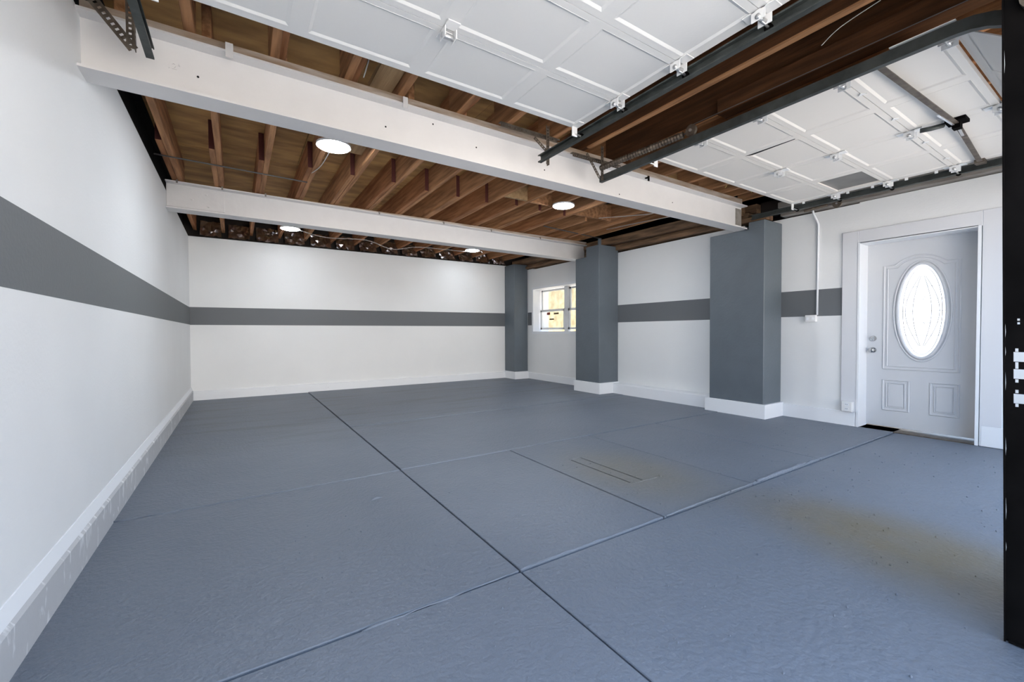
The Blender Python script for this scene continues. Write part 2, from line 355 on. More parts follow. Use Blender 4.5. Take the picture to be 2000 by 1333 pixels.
# lower sill timbers along the right wall
for (a, b, c, d, z0_, z1_) in ((5.44, 5.60, 2.7, 8.3, 2.44, 2.50), (5.50, 5.66, 2.95, 8.3, 2.50, 2.58), (5.36, 5.52, 3.0, 8.3, 2.54, 2.66), (5.60, 5.9, 2.9, 8.3, 2.58, 2.70)):
    k = .02 * (1 if z0_ > 2.45 else 1)
    B('sill_board', 'sill', a, b, c, d, z0_, z1_, ce, bevel=.006, f=lambda v: (v.x, v.y, v.z - .02 + (v.y - 2.7) * .008))
B('wall_plate', 'greywood', 5.56, 5.92, -.05, 2.60, 2.44, 2.52, ce, bevel=.005); B('wall_plate', 'dark', 5.7, 5.92, -.05, 2.9, 2.52, 2.70, ce)
B('wall_plate', 'greywood', 5.50, 5.72, -.05, 2.60, 2.53, 2.60, ce, bevel=.005)
joist(5.30, 5.35, .1, 2.98, 2.675, 2.95)
# foil stuffed in the bays over the back wall
for i, r in enumerate(mid + [4.38, 4.80]):
    xa = r + .005; xb = (mid + [4.38, 4.80, 5.2])[i + 1] - .097
    if xb - xa < .1: continue
    xa -= .004; xb += .004
    bm = bmesh.new(); nx, nz = 9, 7; gv = []
    for j in range(nz):
        row = []
        for q in range(nx):
            u, v = q / (nx - 1), j / (nz - 1)
            row.append(bm.verts.new((xa + (xb - xa) * u, 8.18 + .17 * v + random.uniform(-.022, .022), 2.575 + (.25 if i else .26) * v + random.uniform(-.01, .01))))
        gv.append(row)
    for j in range(nz - 1):
        for q in range(nx - 1):
            a, b, c, d = gv[j][q], gv[j][q + 1], gv[j + 1][q + 1], gv[j + 1][q]
            if (j + q) % 2: bm.faces.new((a, b, c)); bm.faces.new((a, c, d))
            else: bm.faces.new((a, b, d)); bm.faces.new((b, c, d))
    mb = MB(); mb.bm.free(); mb.bm = bm; mb.build('foil_insulation', 'foil', ce)

# front wall: headers, pier, side stubs (behind and beside the camera)
wf = MB().box(XL - .1, 5.92, -.14, .05, 2.28, 3.0).box(2.22, 2.80, -.14, .05, -.05, 2.3).box(XL - .1, -.42, -.14, .05, 0, 2.3).box(5.34, 5.92, -.14, .05, 0, 2.3).build('wall_front', 'wall', kind='structure')
# outside
dr = B('driveway', 'drive', -14, 20, -16, -.05, -.2, -.02, kind='structure')
B('ground_side', 'drive', 6.1, 20, -.05, 12, -.3, -.06, kind='structure')
B('bounce_facade', 'drive', -12, 18, -13.5, -13, -.2, 5.5, kind='structure')  # unseen facade, added to bounce sunlight deep into the garage
ow = B('outer_wall', 'stucco', 8.2, 8.4, 2.0, 14, -.2, 3.4, kind='structure')

# ---------------------------------------------------------------- window in the rear right bay
wn = bpy.data.objects.new('window_1', None); C.objects.link(wn); wn['kind'] = 'structure'
y0, y1, z0, z1 = 5.84, 7.66, 1.045, 2.0
mb = MB()
t = .035
mb.box(5.488, 5.5, y0 - t, y1 + t, z1, z1 + t).box(5.488, 5.5, y0 - t, y1 + t, z0 - t, z0).box(5.488, 5.5, y0 - t, y0, z0, z1).box(5.488, 5.5, y1, y1 + t, z0, z1)
mb.build('window_trim', 'base', wn)
B('window_sill', 'base', 5.49, 5.92, y0, y1, z0, z0 + .02, wn); B('window_jamb', 'base', 5.49, 5.92, y1 - .012, y1, z0, z1, wn); B('window_jamb', 'base', 5.49, 5.92, y0, y0 + .012, z0, z1, wn)
B('window_head', 'base', 5.49, 5.92, y0, y1, z1 - .012, z1, wn)
B('mullion', 'plain', 5.64, 5.72, 6.66, 6.76, z0, z1, wn)
for (a, b) in ((6.76, 7.6), (5.9, 6.66)):
    for (za, zb, xo) in ((z0 + .06, 1.53, 5.655), (1.50, 1.97, 5.685)):
        fb = MB(); e = .05
        fb.box(xo, xo + .03, a, b, za, za + e * .8).box(xo, xo + .03, a, b, zb - e * .8, zb).box(xo, xo + .03, a, a + e, za, zb).box(xo, xo + .03, b - e, b, za, zb)
        sa = fb.build('sash', 'plain', wn)
        B('pane', 'glass', xo + .013, xo + .017, a + e, b - e, za + e * .8, zb - e * .8, sa)
for (ya, yb, za, zb, m) in ((7.25, 7.36, 1.42, 1.475, 'redlabel'), (6.96, 7.12, 1.425, 1.46, 'brownlabel'), (7.12, 7.27, 1.31, 1.34, 'brownlabel'), (6.36, 6.46, 1.63, 1.66, 'brownlabel')):
    B('sticker', m, 5.652 + (.03 if za > 1.6 else 0), 5.654 + (.03 if za > 1.6 else 0), ya, yb, za, zb, wn)

# ---------------------------------------------------------------- entry door (structure)
dn = bpy.data.objects.new('door_1', None); C.objects.link(dn); dn['kind'] = 'structure'
XD = 5.86; ya, yb, zt = .965, 1.83, 1.985; cy, cz, ry, rz = 1.385, 1.25, .182, .478
tr = [MB().box(*q).build('door_casing', 'casing', dn, bevel=.003) for q in ((XR - .02, XR, 1.845, 1.99, 0, 2.13), (XR - .02, XR, .80, .935, .0, 2.13), (XR - .02, XR, .935, 1.845, 1.99, 2.13))]
MB().box(XR - .025, XD, 1.83, 1.847, 0, 2.0).build('door_jamb', 'base', dn); MB().box(XR - .025, XD, .94, .962, 0, 2.0).build('door_jamb', 'base', dn)
MB().box(XR - .02, XD, .94, 1.847, 1.985, 2.0).build('door_head_jamb', 'base', dn)
MB().box(5.66, 6.1, .95, 1.84, -.1, .006).build('threshold', 'rust', dn)
NE = 64
bm = bmesh.new(); ring_o, ring_i, ring_ib = [], [], []
for k in range(NE):
    a = 2 * math.pi * k / NE; cyy, szz = math.cos(a), math.sin(a)
    dy = (yb - cy) if cyy > 0 else (cy - ya); dz = (zt - cz) if szz > 0 else (cz - .02)
    m_ = min(dy / abs(cyy) if abs(cyy) > 1e-6 else 1e9, dz / abs(szz) if abs(szz) > 1e-6 else 1e9)
    ring_o.append(bm.verts.new((XD, cy + cyy * m_, cz + szz * m_)))
    ring_i.append(bm.verts.new((XD, cy + ry * cyy, cz + rz * szz))); ring_ib.append(bm.verts.new((XD + .044, cy + ry * cyy, cz + rz * szz)))
corners = {}
for (yy, zz) in ((yb, zt), (ya, zt), (ya, .02), (yb, .02)): corners[(yy, zz)] = bm.verts.new((XD, yy, zz))
def side(v):
    y, z = v.co.y, v.co.z
    return ('y1' if abs(y - yb) < 1e-4 else 'y0' if abs(y - ya) < 1e-4 else 'z1' if abs(z - zt) < 1e-4 else 'z0')
for k in range(NE):
    a, b = ring_o[k], ring_o[(k + 1) % NE]; sa_, sb_ = side(a), side(b)
    if sa_ != sb_ and abs(a.co.y - b.co.y) > 1e-5 and abs(a.co.z - b.co.z) > 1e-5:
        yy = yb if 'y1' in (sa_, sb_) else ya; zz = zt if 'z1' in (sa_, sb_) else .02
        bm.faces.new((ring_i[k], a, corners[(yy, zz)], b, ring_i[(k + 1) % NE]))
    else: bm.faces.new((ring_i[k], a, b, ring_i[(k + 1) % NE]))
    bm.faces.new((ring_i[k], ring_i[(k + 1) % NE], ring_ib[(k + 1) % NE], ring_ib[k]))
mb = MB(); mb.bm.free(); mb.bm = bm
leaf = mb.build('door_leaf', 'entry', dn)
ell = lambda s, x, n=64: [(x, cy + ry * s * math.cos(2 * math.pi * k / n), cz + (rz + ry * (s - 1)) * math.sin(2 * math.pi * k / n)) for k in range(n)]
MB().tube(ell(1.03, XD - .004), .014, 8, closed=True).build('oval_moulding', 'entry', dn, smooth=True)
MB().tube(ell(1.20, XD - .001), .009, 8, closed=True).build('oval_moulding', 'entry', dn, smooth=True)
gl = MB().prism([(p[1], p[2]) for p in ell(1.0, 0)], lambda u, v, t_: (XD + .018 + .006 * t_, u, v)).build('oval_glass', 'frost', dn, label='bright textured oval glass with thin lead lines')
cm = MB(); X_ = XD + .014
cm.tube(ell(.82, X_), .0024, 5, closed=True)
for s_ in (-1, 1):
    for k in (0, 1):
        pts = [(X_, cy + s_ * (.02 + .11 * math.sin(math.pi * t_ / 12)) * (1 if k else .55), cz - .36 + .72 * t_ / 12) for t_ in range(13)]
        cm.tube(pts, .0024, 5)
for zz in (-.25, -.12, 0, .12, .25):
    hw = ry * math.sqrt(1 - (zz / rz) ** 2); cm.tube([(X_, cy - hw, cz + zz), (X_, cy + hw, cz + zz)], .0022, 5)
for zz in (-.13, .14):
    cm.tube([(X_, cy - .02, cz + zz), (X_, cy, cz + zz + .03), (X_, cy + .02, cz + zz), (X_, cy, cz + zz - .03)], .003, 5, closed=True)
cm.build('lead_came', 'rust', gl)
def frame(yA, yB, zA, zB, arch=False):
    for o_, r_ in ((0, .010), (.030, .008)):
        pts = [(XD, yA + o_, zA + o_), (XD, yB - o_, zA + o_)]
        if arch:
            yc = (yA + yB) / 2; hw = (yB - yA) / 2 - o_
            pts.append((XD, yB - o_, zB - o_))
            for k in range(13):
                t_ = k / 12; y_ = yc + hw * .68 * (1 - 2 * t_); pts.append((XD, y_, zB - o_ + .085 * math.sin(math.pi * t_) ** .8))
            pts.append((XD, yA + o_, zB - o_))
        else: pts += [(XD, yB - o_, zB - o_), (XD, yA + o_, zB - o_)]
        MB().tube(pts, r_, 6, closed=True).build('panel_moulding', 'entry', dn)
frame(1.11, 1.685, .64, 1.74, True)
frame(1.475, 1.685, .20, .52); frame(1.11, 1.31, .20, .52)
B('raised_panel', 'entry', XD - .006, XD, 1.515, 1.645, .24, .48, dn, bevel=.005); B('raised_panel', 'entry', XD - .006, XD, 1.15, 1.27, .24, .48, dn, bevel=.005)
for zz, nm in ((.965, 'deadbolt'), (.838, 'door_knob')):
    yk = 1.775
    k = MB().tube([(XD, yk, zz), (XD - .012, yk, zz)], .03, 20, rs=[.031, .028]).build(nm, 'chrome', dn, smooth=False)
    if nm == 'deadbolt': MB().box(XD - .03, XD - .01, yk - .004, yk + .004, zz - .016, zz + .016).build('thumb_turn', 'chrome', k)
    else: MB().tube([(XD - .01, yk, zz), (XD - .03, yk, zz), (XD - .04, yk, zz), (XD - .055, yk, zz), (XD - .064, yk, zz)], .03, 20, rs=[.012, .011, .024, .027, .014]).build('knob_grip', 'chrome', k, smooth=True)

# ================================================================ THINGS
# beams
def beam(label, y, wd, xa, xb, zb0, zb1, zt0, zt1, group):
    L_ = xb - xa
    o = thing('steel_beam', label, 'beam', ((xa + xb) / 2, y + wd / 2, zb0), group)
    def f(v):
        t_ = (v.x - xa) / L_; lo = zb0 + (zb1 - zb0) * t_; hi = zt0 + (zt1 - zt0) * t_
        return (v.x, v.y, lo + (hi - lo) * v.z)
    h = .045
    B('bottom_flange', 'beamw', xa, xb, y, y + wd, 0, h, o, bevel=0, f=f); B('top_flange', 'beamw', xa, xb, y, y + wd, 1 - h, 1, o, f=f)
    B('web', 'beamw', xa, xb - .005, y + wd / 2 - .008, y + wd / 2 + .008, h, 1 - h, o, f=f)
    return o
b1 = beam('long white steel beam nearest the camera, crossing in front of the open joists', 2.82, .165, XL, 5.235, 2.32, 2.295, 2.603, 2.578, None)
b2 = beam('white steel beam farther back, with a bolted plate at its left end', 5.78, .20, XL, 5.38, 2.39, 2.345, 2.683, 2.625, None)
B('nailer_plate', 'washed', XL, 5.235, 2.885, 2.975, 2.605, 2.672, b1, f=lambda v: (v.x, v.y, v.z if v.z > 2.65 else 2.603 - .025 * (v.x + .62) / 5.85), label='pale wooden nailer plate')
B('nailer_plate', 'palewood', XL, 5.38, 5.80, 5.95, 2.69, 2.69, b2, f=lambda v: (v.x, v.y, v.z), label='wooden nailer plate') if False else None
B('nailer_plate', 'washed', XL, 5.38, 5.82, 5.95, 0, 1, b2, f=lambda v: (v.x, v.y, 2.687 if v.z > .5 else 2.682 - .058 * (v.x + .62) / 6.0), label='wooden nailer plate')
B('splice_plate', 'beamw', XL, -.10, 5.872 - .012, 5.873, 2.425, 2.64, b2, bevel=.003)
for (x, z) in ((-.27, 2.60), (-.40, 2.53), (-.25, 2.47)):
    MB().tube([(x, 5.862, z), (x, 5.846, z)], .014, 6).build('bolt', 'beamw', b2)
for (x, z) in ((-.16, 2.448), (.86, 2.44), (1.55, 2.46), (2.2, 2.42), (3.1, 2.37), (3.9, 2.42), (1.2, 2.545)):
    MB().tube([(x, 2.90, z), (x, 2.893, z)], .006, 8).build('small_hole', 'hole', b1, label='dark drill hole')
tc = bpy.data.curves.new('relief_number', 'FONT'); tc.body = '12"'; tc.size = .045; tc.extrude = .0015
to = bpy.data.objects.new('relief_number', tc); tm = bpy.data.meshes.new_from_object(to); tm.name = 'relief_number'
bpy.data.objects.remove(to); to = bpy.data.objects.new('relief_number', tm); C.objects.link(to); tm.materials.append(M['beamw'])
to.parent = b1; to.location = Vector((-.295, 2.891, 2.455)) - b1.location; to.rotation_euler = (math.pi / 2, 0, 0)
def clip(x, y, z, par, m='beamw', s_=1):
    MB().box(x - .018 * s_, x + .018 * s_, y - .012, y - .004, z - .045 * s_, z + .035 * s_).box(x - .018 * s_, x + .018 * s_, y - .01, y + .03, z + .005, z + .012).build('beam_clip', m, par)
clip(-.015, 2.82, 2.60, b1); clip(.97, 2.82, 2.60, b1, s_=.9); clip(3.42, 2.82, 2.56, b1, 'black', .6)
for x in (-.52, -.12, .30, 1.62, 2.55, 3.35, 4.3): clip(x, 5.78, 2.68 - .058 * (x + .62) / 6, b2, 'greywood', .45)

B('grey_end', 'greywood', 5.10, 5.228, 2.890, 2.8925, 2.345, 2.545, b1, label='grey-brown beam end')  # thin grey-brown plate over the right end of the web
# pillars
def pillar(label, x, ya_, yb_, zt_, bx, by0, by1, bz, xw, lug=None, gr='painted pillars along the right wall'):
    o = thing('pillar', label, 'pillar', ((x + xw) / 2, (ya_ + yb_) / 2, 0), gr)
    mb = MB()
    if lug: mb.box(x, xw, ya_, yb_, 0, zt_); mb.box(*lug)
    else: mb.box(x, xw, ya_, yb_, 0, zt_)
    mb.build('shaft', 'pillar', o, bevel=.006)
    MB().box(bx, xw + .0, by0, by1, .0, bz).build('plinth', 'base', o, bevel=.004)
    return o
pillar('nearest blue-grey pillar with white plinth, left of the entry door', 5.24, 2.62, 3.31, 2.29, 5.215, 2.588, 3.36, .175, 5.655, (5.24, 5.655, 2.62, 2.81, 2.28, 2.372))
pillar('middle blue-grey pillar with white plinth, hiding the right half of the window', 5.05, 5.16, 5.745, 2.335, 5.03, 5.13, 5.77, .195, 5.50, (5.05, 5.50, 5.16, 5.475, 2.33, 2.50))
p3 = pillar('farthest blue-grey pillar, in the back right corner', 5.135, 7.86, 8.262, 2.55, 5.12, 7.82, 8.262, .175, 5.49)
B('steel_stub', 'pillar', 5.07, 5.12, 5.18, 5.21, 2.50, 2.60, None, label='grey steel stub standing on top of the middle pillar', category='bracket')

# ---------------------------------------------------------------- garage doors
ZP = 2.46
def tray(wd, dp):
    # recessed field with sloped border, origin at its corner on the frame face, facing down
    bm = bmesh.new(); s1, h = .012, .0055
    o_ = [(0, 0, 0), (wd, 0, 0), (wd, dp, 0), (0, dp, 0)]; i_ = [(s1, s1, h), (wd - s1, s1, h), (wd - s1, dp - s1, h), (s1, dp - s1, h)]
    lip_ = [(-.003, -.003, -.001), (wd + .003, -.003, -.001), (wd + .003, dp + .003, -.001), (-.003, dp + .003, -.001)]
    a = [bm.verts.new(p) for p in o_]; b = [bm.verts.new(p) for p in i_]; c = [bm.verts.new(p) for p in lip_]
    d = [bm.verts.new((p[0], p[1], .028)) for p in lip_]
    for k in range(4):
        n = (k + 1) % 4
        bm.faces.new((a[k], a[n], b[n], b[k])); bm.faces.new((c[k], c[n], a[n], a[k])); bm.faces.new((d[k], d[n], c[n], c[k]))
    bm.faces.new(b); bm.faces.new(d)
    bmesh.ops.recalc_face_normals(bm, faces=bm.faces[:])
    me = bpy.data.meshes.new('panel'); bm.to_mesh(me); bm.free(); me.materials.append(M[PM]); return me
def hinge(door, x, y, wide=False, roller=0):
    RL = .062 if x < 2.0 else (.145 if roller < 0 else .108)
    mb = MB()
    mb.box(x - .03, x + .03, y - .07, y - .012, ZP - .008, ZP - .003).box(x - .03, x + .03, y + .012, y + .07, ZP - .008, ZP - .003)
    mb.box(x - .03, x - .026, y - .03, y + .03, ZP - .05, ZP - .004).box(x + .026, x + .03, y - .03, y + .03, ZP - .05, ZP - .004)
    h = mb.build('hinge', 'plain', door)
    MB().tube([(x - .035, y, ZP - .035), (x + .035, y, ZP - .035)], .012, 10).build('hinge_pin', 'steel', h, smooth=True)
    if roller:
        MB().tube([(x, y, ZP - .042), (x + roller * RL, y, ZP - .05)], .006, 8).build('roller', 'steel', door, smooth=True)
        MB().tube([(x + roller * (RL - .008), y, ZP - .05), (x + roller * (RL + .006), y, ZP - .05)], .018, 14).build('roller', 'black', door)
def garage_door(label, xa, xb, px0, pitch, pw, yj, yfar, tilt=None, skip=None, pm='doorw'):
    global PM
    PM = pm
    o = thing('garage_door', label, 'garage door', ((xa + xb) / 2, 1.4, ZP), None)
    rows = list(zip(yj[1:], yj[:-1])) # (near, far)
    me = None
    for i, (yn, yf) in enumerate(rows):
        top = .05 if i == 0 else .04; bot = .038
        pa, pb = yn + bot, yf - top
        xs = [px0 + pitch * k for k in range(4)]
        mb = MB(); e = .0018
        mb.box(xa, xb, yn + e, pa, ZP, ZP + .03).box(xa, xb, pb, yf - e, ZP, ZP + .03)
        ed = [xa] + sum([[x, x + pw] for x in xs], []) + [xb]
        for k in range(0, len(ed), 2): mb.box(ed[k], ed[k + 1], pa, pb, ZP, ZP + .03)
        sec = mb.build('door_section', pm, o)
        for k, x in enumerate(xs):
            if skip == (i, k):
                wp = B('window_pane', 'greyglass', x, x + pw, pa, pb, ZP + .012, ZP + .016, sec, label='dusty grey pane in place of a white panel')
                B('pane_bead', pm, x, x + .012, pa, pb, ZP, ZP + .012, sec); B('pane_bead', pm, x + pw - .02, x + pw, pa, pb, ZP - .002, ZP + .012, sec)
                continue
            po = bpy.data.objects.new('panel', tray(pw, pb - pa)); C.objects.link(po); po.parent = sec; po.location = (x, pa, ZP)
            po.location = Vector((x, pa, ZP)) - (o.location + sec.location)
        if i < len(rows):
            for x in ((xa + .04, xa + .5 * (xb - xa), xb - .04)):
                if i == len(rows) - 1 and tilt is None: continue
                hinge(o, x, yn, roller=(-1 if x < xa + .1 else 1 if x > xb - .1 else 0))
    # top roller brackets at the far edge
    for x, s_ in ((xa + .04, -1), (xb - .04, 1)):
        RL = .062 if x < 2.0 else (.145 if s_ < 0 else .108)
        MB().box(x - .022, x + .022, yfar - .10, yfar - .02, ZP - .006, ZP).box(x - .022, x + .022, yfar - .03, yfar - .024, ZP - .07, ZP).build('top_bracket', 'plain', o)
        MB().tube([(x, yfar - .028, ZP - .055), (x + s_ * RL, yfar - .028, ZP - .055)], .006, 8).build('roller', 'steel', o)
        MB().tube([(x + s_ * (RL - .008), yfar - .028, ZP - .055), (x + s_ * (RL + .006), yfar - .028, ZP - .055)], .018, 14).build('roller', 'black', o)
    if tilt:
        ang, ln, yn = tilt
        piv = Vector((0, yn - .03, ZP)); ca, sa_ = math.cos(ang), math.sin(ang)
        def f(v): # local: v.y distance towards street, v.z depth off the face
            return (v.x, piv.y - v.y * ca - v.z * sa_ * -1, piv.z - v.y * sa_ + v.z * ca)
        mb = MB(); xs = [px0 + pitch * k for k in range(4)]
        mb.box(xa, xb, 0, .04, 0, .03, f).box(xa, xb, ln - .05, ln, 0, .03, f)
        ed = [xa] + sum([[x, x + pw] for x in xs], []) + [xb]
        for k in range(0, len(ed), 2): mb.box(ed[k], ed[k + 1], .04, ln - .05, 0, .03, f)
        sec = mb.build('door_section', pm, o)
        for x in xs: B('panel', pm, x, x + pw, .04, ln - .05, .014, .026, sec, f=f)
    return o
d1 = garage_door('near white panelled garage door, open overhead at the top of the photo', -.31, 2.0, -.275, .575, .49, [2.265, 1.845, 1.42, 1.0, .58, .32], 2.265)
d2 = garage_door('far white panelled garage door with a dusty pane and dark lock bars', 2.835, 5.215, 2.91, .578, .49, [2.32, 1.89, 1.47, 1.025, .60], 2.32, tilt=(math.radians(40), .40, .60), skip=(1, 3), pm='doorc')
# dark slit where two sections gape
B('open_seam', 'hole', 3.44, 3.475, 1.53, 1.87, ZP - .001, ZP + .001, d2, f=lambda v: (v.x + (v.y - 1.53) * .0 , v.y, v.z)) if False else None
MB().prism([(3.455, 1.52), (3.462, 1.52), (3.482, 1.84), (3.456, 1.88)], lambda u, v, t_: (u, v, ZP - .0015 + .002 * t_)).build('open_seam', 'hole', d2, label='dark gap beside a panel')
# lock assembly on door 2
hx, hy = 4.07, .80
lk = MB().box(hx - .06, hx + .05, hy - .05, hy + .05, ZP - .02, ZP).box(hx - .03, hx + .03, hy - .02, hy + .02, ZP - .06, ZP - .02)
lk.build('lock_body', 'black', d2)
MB().tube([(hx - .03, hy + .06, ZP - .02), (hx - .08, hy + .11, ZP - .035), (hx - .10, hy + .16, ZP - .035)], .016, 8).build('lock_handle', 'galv', d2, smooth=True)
MB().bar((hx, hy, ZP - .03), (2.86, .855, ZP - .02), .030, .006).build('lock_bar', 'rust', d2); MB().bar((hx - .3, hy + .03, ZP - .036), (hx - .02, hy + .012, ZP - .036), .012, .006).build('lock_bar', 'steel', d2)
MB().bar((hx, hy, ZP - .03), (5.19, .88, ZP - .02), .030, .006).build('lock_bar', 'rust', d2); MB().bar((hx + .02, hy, ZP - .04), (hx + .25, hy + .02, ZP - .036), .014, .006).build('lock_bar', 'steel', d2)
MB().box(5.15, 5.23, .85, .91, ZP - .03, ZP).build('bar_guide', 'rust', d2)
for x in (3.15, 3.7, 4.35, 4.9):
    MB().prism([(0, 0), (.04, 0), (.02, -.03)], lambda u, v, t_: (x + v, 1.0 + .0 + u, ZP - .002 - .004 * t_)).build('rail_tab', 'plain', d2)
for y in (2.2, 1.8, 1.6, 1.35, 1.15): MB().box(5.205, 5.222, y - .01, y + .01, ZP - .02, ZP).build('edge_clip', 'plain', d2)

# ---------------------------------------------------------------- tracks
def track(label, x, s_, ya_, zc, curve_y=.55, group='garage door tracks'):
    # s_: side on which the channel opens (towards its door)
    o = thing('door_track', label, 'track', (x, ya_, zc), group)
    prof = [(0, -.028), (0, .028), (-.03 * s_ * -1, .028), (-.03 * s_ * -1, .022), (.004 * s_, .022), (.004 * s_, -.022), (.03 * s_, -.022), (.03 * s_, -.028)]
    prof = [(0, -.028), (0, .028), (.032 * s_, .028), (.032 * s_, .020), (.028 * s_, .020), (.028 * s_, .024), (.004 * s_, .024), (.004 * s_, -.024), (.028 * s_, -.024), (.028 * s_, -.020), (.032 * s_, -.020), (.032 * s_, -.028)]
    path = [(ya_, zc, 0)]; R_ = .30
    yc = curve_y; path.append((yc, zc, 0))
    for k in range(1, 9):
        a = k / 8 * math.pi / 2; path.append((yc - R_ * math.sin(a), zc - R_ * (1 - math.cos(a)), a))
    path.append((yc - R_, .02, math.pi / 2))
    bm = bmesh.new(); rings = []
    for (y, z, a) in path:
        rings.append([bm.verts.new((x + u, y + v * -math.sin(a) * -1 * -1, z + v * math.cos(a))) for u, v in prof])
    n = len(prof)
    for A_, B_ in zip(rings[:-1], rings[1:]):
        for k in range(n): bm.faces.new((A_[k], A_[(k + 1) % n], B_[(k + 1) % n], B_[k]))
    bm.faces.new(rings[0][::-1]); bm.faces.new(rings[-1])
    mb = MB(); mb.bm.free(); mb.bm = bm; mb.build('channel', 'galv', o)
    return o
t1 = track('galvanised track beside the right edge of the near garage door', 2.035, -1, 2.72, 2.412, curve_y=.38)
t0 = track('galvanised track end hanging in the top left corner of the photo', -.35, 1, 2.69, 2.405, curve_y=.38)
t2 = track('galvanised track beside the left edge of the far garage door', 2.70, 1, 2.755, 2.395)
t3 = track('galvanised track against the right wall, above the nearest pillar', 5.30, -1, 2.80, 2.433)
MB().bar((2.715, .54, 2.430), (2.715, .77, 2.430), .045, .004).build('perforated_strap', 'plain', t2, label='white perforated strap')
for y in (.60, .66, .70, .76): MB().tube([(2.715, y - .02, 2.4265), (2.715, y - .02, 2.4275)], .007, 8).build('strap_hole', 'hole', t2)

def perf(a, b, wd, name, par, up=(0, 0, 1), m='rust', th=.003, pitch=.024):
    # perforated flat strip: two edges with cross bars between square holes
    a, b = Vector(a), Vector(b); d = (b - a).normalized(); sd = d.cross(Vector(up)).normalized(); L_ = (b - a).length; mb = MB(); e = wd * .32
    mb.bar(a + sd * (wd / 2 - e / 2), b + sd * (wd / 2 - e / 2), e, th, up); mb.bar(a - sd * (wd / 2 - e / 2), b - sd * (wd / 2 - e / 2), e, th, up)
    n = int(L_ / pitch)
    for k in range(n):
        c = a + d * (k * pitch); mb.bar(c, c + d * pitch * .55, wd * .5, th, up)
    return mb.build(name, m, par)
def hanger(label, xv, zt_, zb_, y, rail=None, brace=None, lean=0, bw=.025):
    o = thing('track_hanger', label, 'bracket', (xv, y, zt_), 'perforated track hangers')
    perf((xv, y, zb_), (xv + lean, y, zt_), .03, 'hanger_strap', o, up=(0, 1, 0)); perf((xv + .015, y + .015, zb_), (xv + .015 + lean, y + .015, zt_), .03, 'hanger_strap', o, up=(1, 0, 0))
    if rail:
        perf(rail[0], rail[1], .035, 'cross_angle', o, up=(0, 1, 0)); r0, r1 = Vector(rail[0]), Vector(rail[1]); s2 = Vector((0, .018, .018)); perf(r0 + s2, r1 + s2, .035, 'cross_angle', o, up=(0, 0, 1))
    if brace: perf(brace[0], brace[1], bw, 'brace_strap', o, up=(0, 1, 0))
    return o
hanger('perforated angle bracket holding the near door track beside the white beam', 2.055, 2.66, 2.36, 2.66, rail=((1.64, 2.68, 2.575), (2.19, 2.68, 2.575)), brace=((1.93, 2.665, 2.54), (2.05, 2.665, 2.46)))
hanger('perforated angle bracket holding the left track of the far garage door', 2.68, 2.66, 2.37, 2.70, rail=((2.38, 2.74, 2.54), (2.95, 2.74, 2.545)), brace=((2.50, 2.70, 2.56), (2.65, 2.70, 2.38)))
hanger('perforated brace with round holes on the track end at the upper left corner', -.40, 2.66, 2.385, 2.655, brace=((-.62, 2.66, 2.68), (-.39, 2.66, 2.385)), bw=.042)

# ---------------------------------------------------------------- springs
def spring(label, a, b, r, wheel):
    a, b = Vector(a), Vector(b); o = thing('extension_spring', label, 'spring', tuple(a), 'garage door springs')
    n = 60; pts = [a.lerp(b, k / n) for k in range(n + 1)]
    MB().tube(pts, r, 10, rs=[r * (1 if k % 2 else .82) for k in range(n + 1)]).build('coil', 'rust', o)
    MB().tube([b, wheel], .006, 6).build('hook', 'rod', o); wv = Vector(wheel)
    MB().tube([wv + Vector((-.010, 0, 0)), wv + Vector((-.004, 0, 0)), wv + Vector((.004, 0, 0)), wv + Vector((.010, 0, 0))], .04, 24, rs=[.042, .034, .034, .042]).build('pulley', 'rust', o)
    MB().tube([wv + Vector((-.02, 0, 0)), wv + Vector((.02, 0, 0))], .01, 8).build('axle', 'steel', o)
    MB().tube([wv + Vector((0, 0, .038)), (wv.x, .50, wv.z + .03)], .0025, 5).build('pull_cable', 'rod', o)
    return o
spring('brown spring and pulley above the far door\'s left track', (2.66, 2.70, 2.465), (2.82, 2.0, 2.52), .026, (2.80, 1.92, 2.515))
spring('dark spring and pulley against the right wall beside the conduit', (5.42, 2.28, 2.41), (5.42, 2.05, 2.42), .017, (5.42, 1.965, 2.415))

# ---------------------------------------------------------------- ceiling lights
def disc(label, x, y, z, r, m='lamp'):
    o = thing('ceiling_light', label, 'lamp', (x, y, z), 'round flush ceiling lights')
    MB().tube([(x, y, z), (x, y, z - .018)], r, 40, rs=[r + .006, r + .006]).build('rim', 'plain', o)
    MB().tube([(x, y, z - .014), (x, y, z - .022), (x, y, z - .026)], r, 40, rs=[r - .002, r - .004, r * .9]).build('diffuser', m, o)
disc('largest round ceiling light, under the joists at left between the beams', .728, 3.98, 2.69, .135)
disc('round ceiling light at right between the two white beams', 3.55, 4.27, 2.69, .135)
disc('small round ceiling light at left behind the far beam', .71, 7.41, 2.68, .135, 'lamp_rear')
disc('farthest round ceiling light, toward the back right corner', 3.91, 7.49, 2.68, .135, 'lamp_rear')

